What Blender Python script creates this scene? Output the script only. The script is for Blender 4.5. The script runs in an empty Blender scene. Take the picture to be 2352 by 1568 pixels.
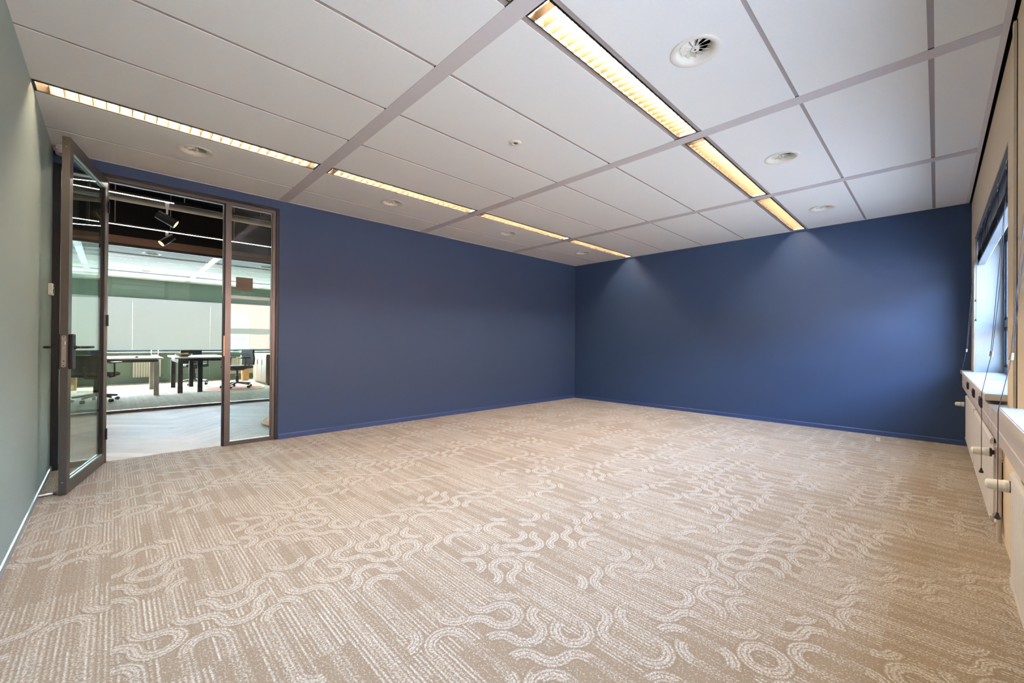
import bpy, bmesh, math, random
from mathutils import Vector, Matrix
random.seed(7)
S = bpy.context.scene
COL = S.collection
PI = math.pi

# ------------------------------------------------------------------ camera
CAM_H = 1.0838
cam_d = bpy.data.cameras.new('camera')
cam = bpy.data.objects.new('camera', cam_d)
COL.objects.link(cam)
cam_d.sensor_width = 36.0
cam_d.lens = 944.82 / 2352 * 36.0
cam_d.clip_start = 0.02
cam_d.clip_end = 300
r_ = Vector((0.71826072, -0.69573566, 0.00730991))
u_ = Vector((-0.00820303, 0.00203775, 0.99996428))
f_ = Vector((0.6957257, 0.71829502, 0.0042435))
M = Matrix((r_, u_, -f_)).transposed().to_4x4()
M.translation = Vector((0, 0, CAM_H))
cam.matrix_world = M
S.camera = cam

# ------------------------------------------------------------------ world, sun, exposure
SUN_EL = math.radians(50)
world = bpy.data.worlds.new('sky')
S.world = world
world.use_nodes = True
wn = world.node_tree.nodes
bg = wn['Background']
sky = wn.new('ShaderNodeTexSky')
sky.sky_type = 'NISHITA'
sky.sun_disc = False
sky.sun_elevation = SUN_EL
sky.sun_rotation = math.radians(-30)
sky.air_density = 0.75
sky.dust_density = 3.0
sky.ozone_density = 0.6
world.node_tree.links.new(sky.outputs[0], bg.inputs[0])
bg.inputs[1].default_value = 10.0

sun_d = bpy.data.lights.new('sun', 'SUN')
sun_d.energy = 21.0
sun_d.angle = math.radians(1)
sun_d.color = (1.0, 0.95, 0.87)
sun = bpy.data.objects.new('sun', sun_d)
COL.objects.link(sun)
sd = Vector((-0.45, -0.62, -0.78)).normalized()
sun.rotation_euler = sd.to_track_quat('-Z', 'Y').to_euler()
sun.location = (0, 20, 20)

S.view_settings.view_transform = 'Standard'
S.view_settings.look = 'None'
S.view_settings.exposure = 0.42
S.view_settings.gamma = 1.0
S.view_settings.use_curve_mapping = False
S.cycles.use_denoising = True
S.cycles.max_bounces = 9
S.cycles.diffuse_bounces = 5
S.cycles.glossy_bounces = 4
S.cycles.transparent_max_bounces = 20
S.cycles.adaptive_threshold = 0.02
S.cycles.caustics_reflective = False
S.cycles.caustics_refractive = False
S.cycles.sample_clamp_indirect = 6.0

TUBE = 300.0          # emission strength of the ceiling tubes
TUBE_COL = (1.0, 0.82, 0.62)

# ------------------------------------------------------------------ dimensions
H = 2.65
XB = 6.684     # far blue wall
YA = 5.077     # blue wall with the glass partition
YW = -0.262    # window wall
XL = -0.3705   # green wall
YP = 8.55      # glass partition across the corridor
YR = 14.15     # rear wall of the office beyond


# ------------------------------------------------------------------ materials
def lin(c):
    o = []
    for v in c[:3]:
        v = v / 255.0
        o.append(v / 12.92 if v <= 0.04045 else ((v + 0.055) / 1.055) ** 2.4)
    return (o[0], o[1], o[2], 1.0)


class E:
    """tiny expression builder over Math nodes"""
    nt = None

    def __init__(self, s):
        self.s = s

    @staticmethod
    def op(kind, *a):
        n = E.nt.nodes.new('ShaderNodeMath')
        n.operation = kind
        for i, v in enumerate(a):
            if isinstance(v, E):
                E.nt.links.new(v.s, n.inputs[i])
            else:
                n.inputs[i].default_value = float(v)
        return E(n.outputs[0])

    def __add__(s, o): return E.op('ADD', s, o)
    def __sub__(s, o): return E.op('SUBTRACT', s, o)
    def __rsub__(s, o): return E.op('SUBTRACT', o, s)
    def __mul__(s, o): return E.op('MULTIPLY', s, o)
    def __truediv__(s, o): return E.op('DIVIDE', s, o)
    def fl(s): return E.op('FLOOR', s)
    def abs(s): return E.op('ABSOLUTE', s)
    def lt(s, o): return E.op('LESS_THAN', s, o)
    def mn(s, o): return E.op('MINIMUM', s, o)
    def mx(s, o): return E.op('MAXIMUM', s, o)
    def sin(s): return E.op('SINE', s)
    def sqrt(s): return E.op('SQRT', s)
    def clamp(s): return E.op('MINIMUM', E.op('MAXIMUM', s, 0), 1)


def mixe(f, a, b):
    return (a if isinstance(a, E) else E.op('ADD', a, 0)) * (1 - f) + f * b if False else E.op('ADD', E.op('MULTIPLY', a, 1 - f), E.op('MULTIPLY', b, f))


def mk(name):
    m = bpy.data.materials.new(name)
    m.use_nodes = True
    nt = m.node_tree
    return m, nt, nt.nodes['Principled BSDF']


def mat(name, col, rough=0.5, metal=0.0, spec=0.5, noise=None, bump=None, emit=None, coat=0.0):
    """plain procedural material; noise=(scale, amount) varies the tone, bump=(scale, strength, distance)"""
    m, nt, b = mk(name)
    c = lin(col)
    b.inputs['Base Color'].default_value = c
    b.inputs['Roughness'].default_value = rough
    b.inputs['Metallic'].default_value = metal
    b.inputs['Specular IOR Level'].default_value = spec
    b.inputs['Coat Weight'].default_value = coat
    tc = nt.nodes.new('ShaderNodeTexCoord')
    if noise is None:
        noise = (30.0, 0.03)
    n = nt.nodes.new('ShaderNodeTexNoise')
    n.inputs['Scale'].default_value = noise[0]
    n.inputs['Detail'].default_value = 4
    nt.links.new(tc.outputs['Object'], n.inputs['Vector'])
    r = nt.nodes.new('ShaderNodeMapRange')
    r.inputs['To Min'].default_value = 1 - noise[1]
    r.inputs['To Max'].default_value = 1 + noise[1]
    nt.links.new(n.outputs['Fac'], r.inputs['Value'])
    h = nt.nodes.new('ShaderNodeHueSaturation')
    h.inputs['Color'].default_value = c
    nt.links.new(r.outputs[0], h.inputs['Value'])
    nt.links.new(h.outputs[0], b.inputs['Base Color'])
    if bump:
        bn = nt.nodes.new('ShaderNodeTexNoise')
        bn.inputs['Scale'].default_value = bump[0]
        bn.inputs['Detail'].default_value = 3
        nt.links.new(tc.outputs['Object'], bn.inputs['Vector'])
        bb = nt.nodes.new('ShaderNodeBump')
        bb.inputs['Strength'].default_value = bump[1]
        bb.inputs['Distance'].default_value = bump[2]
        nt.links.new(bn.outputs['Fac'], bb.inputs['Height'])
        nt.links.new(bb.outputs[0], b.inputs['Normal'])
    if emit:
        b.inputs['Emission Color'].default_value = (*emit[0], 1)
        b.inputs['Emission Strength'].default_value = emit[1]
    return m


def glass(name, tint, refl=1.0, rough=0.0):
    """clear sheet: tinted see-through with Schlick reflection"""
    m = bpy.data.materials.new(name)
    m.use_nodes = True
    nt = m.node_tree
    nt.nodes.remove(nt.nodes['Principled BSDF'])
    E.nt = nt
    lw = nt.nodes.new('ShaderNodeLayerWeight')
    lw.inputs['Blend'].default_value = 0.5
    fc = E(lw.outputs['Facing'])
    f = E.op('POWER', fc, 5.0) * (0.96 * refl) + 0.04 * refl
    t = nt.nodes.new('ShaderNodeBsdfTransparent')
    t.inputs[0].default_value = (*tint, 1)
    g = nt.nodes.new('ShaderNodeBsdfGlossy')
    g.inputs['Roughness'].default_value = rough
    g.inputs['Color'].default_value = (1, 1, 1, 1)
    mx = nt.nodes.new('ShaderNodeMixShader')
    nt.links.new(f.s, mx.inputs[0])
    nt.links.new(t.outputs[0], mx.inputs[1])
    nt.links.new(g.outputs[0], mx.inputs[2])
    nt.links.new(mx.outputs[0], nt.nodes['Material Output'].inputs[0])
    return m


def carpet(name, light, dark, cell=0.125):
    """loop-pile carpet: corded bands that turn in arches over ribbed ground"""
    m, nt, b = mk(name)
    E.nt = nt
    geo = nt.nodes.new('ShaderNodeNewGeometry')
    sp = nt.nodes.new('ShaderNodeSeparateXYZ')
    nt.links.new(geo.outputs['Position'], sp.inputs[0])

    def wnoise(a, c):
        n = nt.nodes.new('ShaderNodeTexWhiteNoise')
        n.noise_dimensions = '2D'
        cb = nt.nodes.new('ShaderNodeCombineXYZ')
        nt.links.new(a.s, cb.inputs[0])
        nt.links.new(c.s, cb.inputs[1])
        nt.links.new(cb.outputs[0], n.inputs['Vector'])
        return E(n.outputs['Value'])

    x = E(sp.outputs[0])
    y = E(sp.outputs[1])
    u = x / cell + 40
    pl = (u / 4).fl()
    h0 = wnoise(pl, pl * 0 + 3.7)
    v = y / cell + 40 + (h0 * 8)
    cx = u.fl()
    cy = v.fl()
    fu = u - cx
    fv = v - cy
    turn = wnoise(cy, (u / 2).fl() + 0.5).lt(0.45)
    hc = wnoise(cx + 0.3, cy + 0.9)
    flip = hc.lt(0.5)
    fx = mixe(flip, fu, 1 - fu)
    d1 = (fx * fx + fv * fv).sqrt()
    gx = 1 - fx
    gv = 1 - fv
    d2 = (gx * gx + gv * gv).sqrt()
    da = (d1 - 0.5).abs().mn((d2 - 0.5).abs())
    ds = (fu - 0.5).abs()
    d = mixe(turn, ds, da)
    band = ((0.2 - d) * 30 + 0.5).clamp() * (turn * 0.5 + 0.5)
    edge = (1 - ((d - 0.225).abs() * 28)).clamp() * (turn * 0.8 + 0.2)
    cords = (d * (2 * PI / 0.105)).sin() * 0.5 + 0.5
    # ribbed ground
    ribn = wnoise((u * 8).fl() + 0.5, (v * 0.55 + (wnoise((u * 2).fl(), cx) * 9)).fl())
    ribp = ((u * 8 * PI * 2).sin() * 0.5 + 0.5)
    plain = wnoise(cx + 7.3, (v * 0.4).fl()).lt(0.35)
    rib = (ribn * 0.65 + 0.35) * ribp * (1 - plain * 0.75)
    n1 = nt.nodes.new('ShaderNodeTexNoise')
    n1.inputs['Scale'].default_value = 165
    n1.inputs['Detail'].default_value = 1
    nt.links.new(geo.outputs['Position'], n1.inputs['Vector'])
    n2 = nt.nodes.new('ShaderNodeTexNoise')
    n2.inputs['Scale'].default_value = 2.2
    nt.links.new(geo.outputs['Position'], n2.inputs['Vector'])
    vor = nt.nodes.new('ShaderNodeTexVoronoi')
    vor.inputs['Scale'].default_value = 140
    nt.links.new(geo.outputs['Position'], vor.inputs['Vector'])
    loop = 1 - (E(vor.outputs['Distance']) * 1.2).clamp()
    tone = mixe(band, rib * 0.78, cords * 0.42 + 0.22) - edge * 0.5
    tone = tone + (E(n1.outputs['Fac']) - 0.5) * 1.9 + (E(n2.outputs['Fac']) - 0.5) * 0.18 + (loop - 0.6) * 0.55
    tone = tone.clamp()
    ramp = nt.nodes.new('ShaderNodeMix')
    ramp.data_type = 'RGBA'
    ramp.inputs[6].default_value = lin(dark)
    ramp.inputs[7].default_value = lin(light)
    nt.links.new(tone.s, ramp.inputs[0])
    nt.links.new(ramp.outputs[2], b.inputs['Base Color'])
    b.inputs['Roughness'].default_value = 0.95
    b.inputs['Specular IOR Level'].default_value = 0.15
    b.inputs['Sheen Weight'].default_value = 0.15
    hgt = mixe(band, rib * 0.6, cords * 0.35 + 0.65) - edge * 0.5 + loop * 0.45
    bb = nt.nodes.new('ShaderNodeBump')
    bb.inputs['Strength'].default_value = 0.55
    bb.inputs['Distance'].default_value = 0.004
    nt.links.new(hgt.s, bb.inputs['Height'])
    nt.links.new(bb.outputs[0], b.inputs['Normal'])
    return m


def wood(name, col, amount=0.12):
    m, nt, b = mk(name)
    tc = nt.nodes.new('ShaderNodeTexCoord')
    mp = nt.nodes.new('ShaderNodeMapping')
    mp.inputs['Scale'].default_value = (3, 60, 20)
    nt.links.new(tc.outputs['Object'], mp.inputs['Vector'])
    n = nt.nodes.new('ShaderNodeTexNoise')
    n.inputs['Scale'].default_value = 1.5
    n.inputs['Detail'].default_value = 6
    nt.links.new(mp.outputs[0], n.inputs['Vector'])
    oi = nt.nodes.new('ShaderNodeObjectInfo')
    E.nt = nt
    val = (E(n.outputs['Fac']) - 0.5) * (amount * 2) + (E(oi.outputs['Random']) - 0.5) * 0.4 + 1.0
    h = nt.nodes.new('ShaderNodeHueSaturation')
    h.inputs['Color'].default_value = lin(col)
    nt.links.new(val.s, h.inputs['Value'])
    nt.links.new(h.outputs[0], b.inputs['Base Color'])
    b.inputs['Roughness'].default_value = 0.6
    b.inputs['Specular IOR Level'].default_value = 0.22
    return m


def brick(name):
    m, nt, b = mk(name)
    tc = nt.nodes.new('ShaderNodeTexCoord')
    sp = nt.nodes.new('ShaderNodeSeparateXYZ')
    nt.links.new(tc.outputs['Object'], sp.inputs[0])
    cb = nt.nodes.new('ShaderNodeCombineXYZ')
    nt.links.new(sp.outputs[0], cb.inputs[0])
    nt.links.new(sp.outputs[2], cb.inputs[1])
    t = nt.nodes.new('ShaderNodeTexBrick')
    t.inputs['Color1'].default_value = lin((146, 88, 74))
    t.inputs['Color2'].default_value = lin((124, 72, 62))
    t.inputs['Mortar'].default_value = lin((160, 150, 140))
    t.inputs['Scale'].default_value = 1.0
    t.inputs['Brick Width'].default_value = 0.22
    t.inputs['Row Height'].default_value = 0.065
    t.inputs['Mortar Size'].default_value = 0.008
    nt.links.new(cb.outputs[0], t.inputs['Vector'])
    nt.links.new(t.outputs['Color'], b.inputs['Base Color'])
    b.inputs['Roughness'].default_value = 0.9
    return m


def film(name):
    m = bpy.data.materials.new(name)
    m.use_nodes = True
    nt = m.node_tree
    nt.nodes.remove(nt.nodes['Principled BSDF'])
    t = nt.nodes.new('ShaderNodeBsdfTranslucent')
    t.inputs[0].default_value = (0.99, 0.99, 0.99, 1)
    d = nt.nodes.new('ShaderNodeBsdfDiffuse')
    d.inputs[0].default_value = (0.95, 0.95, 0.96, 1)
    mx = nt.nodes.new('ShaderNodeMixShader')
    mx.inputs[0].default_value = 0.1
    nt.links.new(t.outputs[0], mx.inputs[1])
    nt.links.new(d.outputs[0], mx.inputs[2])
    nt.links.new(mx.outputs[0], nt.nodes['Material Output'].inputs[0])
    return m


def emitter(name, col, strength):
    m = bpy.data.materials.new(name)
    m.use_nodes = True
    nt = m.node_tree
    nt.nodes.remove(nt.nodes['Principled BSDF'])
    e = nt.nodes.new('ShaderNodeEmission')
    e.inputs[0].default_value = (*col, 1)
    e.inputs[1].default_value = strength
    nt.links.new(e.outputs[0], nt.nodes['Material Output'].inputs[0])
    return m


MT = {
    'carpet': carpet('carpet', (202, 195, 182), (136, 119, 97)),
    'carpet_grey': carpet('office_carpet', (205, 198, 172), (140, 132, 108)),
    'panel': mat('ceiling_panel', (239, 240, 235), 0.9, noise=(55, 0.025), bump=(260, 0.12, 0.001)),
    'rail': mat('ceiling_rail', (158, 150, 145), 0.42),
    'beam': mat('ceiling_beam', (206, 200, 197), 0.34),
    'trim': mat('ceiling_trim', (222, 218, 214), 0.45),
    'void': mat('ceiling_void', (22, 22, 24), 0.9),
    'blue': mat('blue_wall_paint', (47, 66, 96), 0.6, spec=0.4, noise=(6, 0.04), bump=(420, 0.10, 0.001)),
    'bluebase': mat('blue_skirting_paint', (50, 68, 108), 0.4),
    'green': mat('green_wall_paint', (138, 150, 140), 0.6, noise=(4, 0.03), bump=(380, 0.10, 0.001)),
    'greenbase': mat('green_skirting_paint', (128, 140, 136), 0.35),
    'beige': mat('beige_plaster', (236, 214, 180), 0.8, noise=(40, 0.05), bump=(170, 0.5, 0.003)),
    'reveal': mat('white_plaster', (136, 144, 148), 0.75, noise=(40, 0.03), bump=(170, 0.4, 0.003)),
    'bronze': mat('bronze_metal', (106, 100, 94), 0.33, 0.75),
    'blackmetal': mat('black_metal', (30, 29, 30), 0.42, 0.2),
    'steel': mat('brushed_steel', (196, 190, 184), 0.32, 0.9, noise=(300, 0.08)),
    'louvre': mat('satin_louvre', (126, 112, 94), 0.28, 0.72),
    'louvre_white': mat('white_louvre', (236, 236, 232), 0.5),
    'alu': mat('mirror_aluminium', (236, 232, 226), 0.16, 1.0),
    'white': mat('white_paint', (232, 230, 226), 0.42),
    'cream': mat('cream_enamel', (226, 218, 207), 0.38, noise=(10, 0.02)),
    'knob': mat('ivory_plastic', (232, 228, 214), 0.45),
    'black': mat('black_plastic', (26, 27, 30), 0.45),
    'duct': mat('grey_duct_enamel', (198, 186, 175), 0.4),
    'sill': mat('white_sill_laminate', (172, 177, 182), 0.35, noise=(14, 0.02)),
    'sillcore': mat('sill_edge', (206, 194, 178), 0.6),
    'navyframe': mat('blue_grey_window_frame', (46, 62, 76), 0.4),
    'slat': mat('navy_blind_slat', (34, 42, 56), 0.38),
    'slatgrey': mat('grey_blind_rail', (100, 114, 122), 0.4),
    'cord': mat('dark_cord', (42, 46, 56), 0.7),
    'clear': glass('clear_glass', (0.93, 0.965, 0.945)),
    'green_glass': glass('green_tinted_glass', (0.92, 0.962, 0.942)),
    'window_glass': glass('window_glass', (0.95, 0.98, 0.98)),
    'edge_glass': mat('glass_edge', (150, 196, 186), 0.2),
    'film': film('frosted_film'),
    'tube': emitter('warm_tube', TUBE_COL, TUBE),
    'tube_white': emitter('neutral_tube', (1.0, 0.95, 0.86), 420),
    'edgeglow': emitter('track_edge_glow', (1.0, 0.92, 0.82), 32),  # added glow for the pale track edges
    'spot': emitter('spot_lens', (1.0, 0.62, 0.30), 1.6),
    'lens': mat('sensor_lens', (90, 98, 100), 0.15),
    'plank': wood('grey_oak_plank', (166, 140, 112)),
    'sub': mat('dark_subfloor', (90, 84, 80), 0.8),
    'soffit': mat('brown_panel', (150, 112, 88), 0.5),
    'darkroom': mat('black_ceiling_paint', (24, 22, 21), 0.8),
    'ductwhite': mat('white_air_duct', (196, 188, 176), 0.6),
    'sign': mat('brown_sign', (140, 116, 104), 0.5),
    'officegreen': mat('sage_wall_paint', (112, 130, 119), 0.7),
    'desktop': mat('white_desktop', (236, 236, 238), 0.35),
    'fabric': mat('dark_fabric', (34, 38, 42), 0.9, noise=(200, 0.1)),
    'fabricgrey': mat('grey_fabric', (120, 134, 144), 0.9),
    'wooddark': mat('brown_cabinet', (128, 108, 92), 0.5, noise=(12, 0.08)),
    'yellow': mat('yellow_fruit', (232, 176, 52), 0.5),
    'leaf': mat('green_leaf', (70, 128, 50), 0.5, noise=(20, 0.2)),
    'pot': mat('wooden_pot', (168, 124, 80), 0.6),
    'orange': mat('orange_felt', (226, 150, 70), 0.9, noise=(60, 0.05)),
    'ivory': mat('ivory_binding', (240, 226, 204), 0.8),
    'rugred': mat('rust_rug', (150, 92, 66), 0.95, noise=(60, 0.08)),
    'brick': brick('red_brick'),
    'pave': mat('street_paving', (204, 202, 198), 0.9, noise=(3, 0.1)),
    'concrete': mat('outer_facade', (170, 160, 150), 0.9),
    'darkpane': mat('dark_far_pane', (150, 165, 175), 0.2),
    'monitor': mat('black_monitor', (24, 26, 28), 0.35),
    'led': mat('green_light', (70, 150, 90), 0.4),
    'orange_metal': mat('copper_latch', (200, 130, 96), 0.3, 0.8),
}


# ------------------------------------------------------------------ mesh builder
class MB:
    def __init__(self):
        self.v = []
        self.f = []

    def box(self, x0, x1, y0, y1, z0, z1):
        b = len(self.v)
        self.v += [(x0, y0, z0), (x1, y0, z0), (x1, y1, z0), (x0, y1, z0),
                   (x0, y0, z1), (x1, y0, z1), (x1, y1, z1), (x0, y1, z1)]
        self.f += [(b, b + 3, b + 2, b + 1), (b + 4, b + 5, b + 6, b + 7), (b, b + 1, b + 5, b + 4),
                   (b + 1, b + 2, b + 6, b + 5), (b + 2, b + 3, b + 7, b + 6), (b + 3, b, b + 4, b + 7)]
        return self

    def chbox(self, x0, x1, y0, y1, z0, z1, c):
        """box with chamfered edges"""
        b = len(self.v)
        idx = {}
        for k, (z, i) in enumerate(((z0, c), (z0 + c, 0), (z1 - c, 0), (z1, c))):
            ring = [(x0 + c + i * .0, y0 + i), (x1 - c, y0 + i), (x1 - i, y0 + c), (x1 - i, y1 - c),
                    (x1 - c, y1 - i), (x0 + c, y1 - i), (x0 + i, y1 - c), (x0 + i, y0 + c)]
            for p in ring:
                self.v.append((p[0], p[1], z))
        for k in range(3):
            for j in range(8):
                a = b + k * 8 + j
                d = b + k * 8 + (j + 1) % 8
                self.f.append((a, d, d + 8, a + 8))
        self.f.append(tuple(b + 7 - j for j in range(8)))
        self.f.append(tuple(b + 24 + j for j in range(8)))
        return self

    def tube(self, pts, r, n=10, caps=True):
        pts = [Vector(p) for p in pts]
        rs = r if isinstance(r, (list, tuple)) else [r] * len(pts)
        b = len(self.v)
        prev = None
        for i, p in enumerate(pts):
            if i == 0:
                t = pts[1] - p
            elif i == len(pts) - 1:
                t = p - pts[i - 1]
            else:
                t = (pts[i + 1] - p).normalized() + (p - pts[i - 1]).normalized()
            t.normalize()
            if prev is None:
                a = Vector((0, 0, 1)) if abs(t.z) < 0.9 else Vector((1, 0, 0))
                prev = t.cross(a).normalized()
            q = (prev - t * prev.dot(t)).normalized()
            w = t.cross(q)
            prev = q
            for k in range(n):
                an = 2 * PI * k / n
                self.v.append(tuple(p + (q * math.cos(an) + w * math.sin(an)) * rs[i]))
        for i in range(len(pts) - 1):
            for k in range(n):
                a = b + i * n + k
                c = b + i * n + (k + 1) % n
                self.f.append((a, c, c + n, a + n))
        if caps:
            self.f.append(tuple(b + n - 1 - k for k in range(n)))
            e = b + (len(pts) - 1) * n
            self.f.append(tuple(e + k for k in range(n)))
        return self

    def lathe(self, prof, n=32, c=(0, 0, 0)):
        """profile of (radius, z) turned about z"""
        b = len(self.v)
        for (r, z) in prof:
            for k in range(n):
                a = 2 * PI * k / n
                self.v.append((c[0] + r * math.cos(a), c[1] + r * math.sin(a), c[2] + z))
        for i in range(len(prof) - 1):
            for k in range(n):
                a = b + i * n + k
                d = b + i * n + (k + 1) % n
                self.f.append((a, d, d + n, a + n))
        return self

    def prism(self, poly, axis, a0, a1):
        """polygon extruded along axis 0/1/2; poly gives the other two coordinates in order"""
        b = len(self.v)
        n = len(poly)
        for a in (a0, a1):
            for p in poly:
                q = list(p)
                q.insert(axis, a)
                self.v.append(tuple(q))
        for k in range(n):
            j = (k + 1) % n
            self.f.append((b + k, b + j, b + n + j, b + n + k))
        self.f.append(tuple(b + n - 1 - k for k in range(n)))
        self.f.append(tuple(b + n + k for k in range(n)))
        return self

    def mesh(self, name, m, smooth=False):
        me = bpy.data.meshes.new(name)
        me.from_pydata(self.v, [], self.f)
        bm = bmesh.new()
        bm.from_mesh(me)
        bmesh.ops.recalc_face_normals(bm, faces=bm.faces)
        bm.to_mesh(me)
        bm.free()
        if m is not None:
            me.materials.append(MT[m])
        if smooth:
            me.shade_smooth()
            me.set_sharp_from_angle(angle=math.radians(40))
        return me

    def build(self, name, m, parent=None, loc=None, rz=0.0, smooth=False):
        return link(name, self.mesh(name, m, smooth), parent, loc, rz)


def link(name, data, parent=None, loc=None, rz=0.0):
    o = bpy.data.objects.new(name, data)
    COL.objects.link(o)
    if parent is not None:
        o.parent = parent
    if loc is not None:
        o.location = loc
    if rz:
        o.rotation_euler = (0, 0, rz)
    return o


def tag(o, label=None, cat=None, group=None, kind=None):
    if label:
        o['label'] = label
    if cat:
        o['category'] = cat
    if group:
        o['group'] = group
    if kind:
        o['kind'] = kind
    return o


def thing(name, loc, label, cat, group=None, rz=0.0, kind=None):
    o = link(name, None, None, loc, rz)
    o.empty_display_size = 0.05
    return tag(o, label, cat, group, kind)


def copy_tree(o, parent=None):
    c = o.copy()
    COL.objects.link(c)
    if parent is not None:
        c.parent = parent
    for ch in o.children:
        copy_tree(ch, c)
    return c


def struct(name, mb, m, label, cat, smooth=False, loc=None):
    return tag(mb.build(name, m, None, loc, 0, smooth), label, cat, kind='structure')


def hole_panel(x0, x1, y0, y1, t, hx, hy, hr, n=32):
    """flat panel from z=0 (visible face) to z=t with a round hole"""
    bm = bmesh.new()
    o = [bm.verts.new((x, y, 0)) for x, y in ((x0, y0), (x1, y0), (x1, y1), (x0, y1))]
    c = [bm.verts.new((hx + hr * math.cos(2 * PI * k / n), hy + hr * math.sin(2 * PI * k / n), 0)) for k in range(n)]
    ed = [bm.edges.new((o[k], o[(k + 1) % 4])) for k in range(4)] + [bm.edges.new((c[k], c[(k + 1) % n])) for k in range(n)]
    bmesh.ops.triangle_fill(bm, use_beauty=True, use_dissolve=False, edges=ed)
    r = bmesh.ops.extrude_face_region(bm, geom=list(bm.faces))
    bmesh.ops.translate(bm, vec=(0, 0, t), verts=[g for g in r['geom'] if isinstance(g, bmesh.types.BMVert)])
    bmesh.ops.recalc_face_normals(bm, faces=bm.faces)
    me = bpy.data.meshes.new('ceiling_panel')
    bm.to_mesh(me)
    bm.free()
    me.materials.append(MT['panel'])
    return me


# ================================================================== THE ROOM SHELL
floor = struct('floor', MB().box(XL, XB, YW - 0.02, 5.17, -0.06, 0), 'carpet',
               'beige loop-pile carpet with a raised arch pattern', 'floor')

# blue wall with the opening for the partition
WT = 0.11
mb = MB().box(1.312, XB + 0.2, YA, YA + WT, 0, H + 0.5)
mb.box(XL - 0.2, 1.312, YA, YA + WT, 2.553, H + 0.5)
wall_back = struct('wall_back', mb, 'blue', 'dark blue painted wall beside the glass partition', 'wall')
wall_far = struct('wall_far', MB().box(XB, XB + 0.2, YW - 0.4, YA, 0, H + 0.5), 'blue',
                  'dark blue painted end wall between the partition wall and the windows', 'wall')
wall_left = struct('wall_left', MB().box(XL - 0.2, XL, YW - 0.4, YA + WT, 0, H + 0.5), 'green',
                   'grey green painted wall behind the open glass door', 'wall')

# skirting boards
def skirting(name, pts, m, label):
    a, b, out, hh = pts
    mbs = MB()
    t = 0.012
    ax = 0 if abs(a[0] - b[0]) > abs(a[1] - b[1]) else 1
    # section: distance from the wall, height
    sec = [(0, 0), (t, 0), (t, hh - 0.006), (t - 0.006, hh), (0, hh)]
    if ax == 0:
        poly = [(a[1] + out * d, z) for d, z in sec]
        mbs.prism(poly, 0, a[0], b[0])
    else:
        poly = [(a[0] + out * d, z) for d, z in sec]
        mbs.prism(poly, 1, a[1], b[1])
    return struct(name, mbs, m, label, 'skirting board')


skirting('baseboard_back', ((1.318, YA), (XB, YA), -1, 0.055), 'bluebase', 'blue skirting board under the wall beside the glass partition')
skirting('baseboard_far', ((XB, YW), (XB, YA - 0.012), -1, 0.055), 'bluebase', 'blue skirting board along the end wall')
skirting('baseboard_left', ((XL, YW), (XL, YA + 0.02), 1, 0.045), 'greenbase', 'grey green skirting board behind the open door')

# window wall: piers, parapet and lintel
WX = [(-0.05, 2.695), (3.41, 6.26)]
HEAD = 2.18
SILL = 0.828
YO = -0.62
mb = MB()
mb.box(6.26, XB, YO, YW, 0, H - 0.012)
mb.box(2.695, 3.41, YO, YW, 0, H - 0.012)
mb.box(XL, -0.05, YO, YW, 0, H - 0.012)
for a, b in WX:
    mb.box(a, b, YO, YW, 0, SILL - 0.04)
    mb.box(a, b, YO, YW, HEAD, H - 0.012)
wall_window = struct('wall_window', mb, 'beige', 'beige plastered window wall with a pier between two windows', 'wall')
struct('trim_1', MB().box(XL - 0.2, XB + 0.2, YO, YW - 0.002, H - 0.012, H + 0.5), 'void',
       'dark shadow gap between ceiling edge and window wall', 'trim')
# smooth white lining on the far reveals of the windows
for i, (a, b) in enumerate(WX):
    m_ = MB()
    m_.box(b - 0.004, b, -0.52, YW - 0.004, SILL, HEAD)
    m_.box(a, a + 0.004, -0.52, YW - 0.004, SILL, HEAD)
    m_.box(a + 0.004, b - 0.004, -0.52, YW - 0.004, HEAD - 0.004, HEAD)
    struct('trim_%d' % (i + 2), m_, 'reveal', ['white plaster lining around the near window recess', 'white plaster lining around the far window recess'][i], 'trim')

# vertical joint profile on the pier
jp = thing('trim_4', (3.04, YW, SILL - 0.06), 'beige joint profile running up the middle of the window pier', 'trim', kind='structure')
MB().box(0.0, 0.04, 0, 0.012, 0, H - SILL + 0.03).build('joint_strip', 'beige', jp)
MB().box(-0.012, -0.001, 0, 0.002, 0, H - SILL + 0.03).build('joint_gap', 'void', jp)

# windows
YF = -0.455
def window(i, a, b, mull):
    w = thing('window_%d' % i, (a, YF, SILL), ['near window beside the camera with dark blue frame',
              'far window of the window wall with dark blue grey frame and transom'][i - 1], 'window', kind='structure')
    L = b - a
    hh = HEAD - SILL
    fw = 0.06
    d0, d1 = -0.07, 0.0
    for nm, q in (('frame_bottom', (0, L, 0, fw)), ('frame_top', (0, L, hh - fw, hh)),
                  ('frame_side', (0, fw, fw, hh - fw)), ('frame_side', (L - fw, L, fw, hh - fw)),
                  ('mullion', (mull - a - 0.035, mull - a + 0.035, fw, hh - fw))):
        MB().box(q[0], q[1], d0, d1, q[2], q[3]).build(nm, 'navyframe', w)
    tz = 1.27 - SILL
    spans = ((fw, mull - a - 0.035), (mull - a + 0.035, L - fw))
    for s0, s1 in spans:
        MB().box(s0, s1, d0, d1, tz, tz + 0.07).build('transom', 'navyframe', w)
        for z0, z1 in ((fw, tz), (tz + 0.07, hh - fw)):
            MB().box(s0, s1, -0.045, -0.035, z0, z1).build('pane', 'window_glass', w)
            k = 0.028
            for q in ((s0, s1, z0, z0 + k), (s0, s1, z1 - k, z1), (s0, s0 + k, z0 + k, z1 - k), (s1 - k, s1, z0 + k, z1 - k)):
                MB().box(q[0], q[1], -0.034, -0.012, q[2], q[3]).build('glazing_bead', 'navyframe', w)


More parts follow.
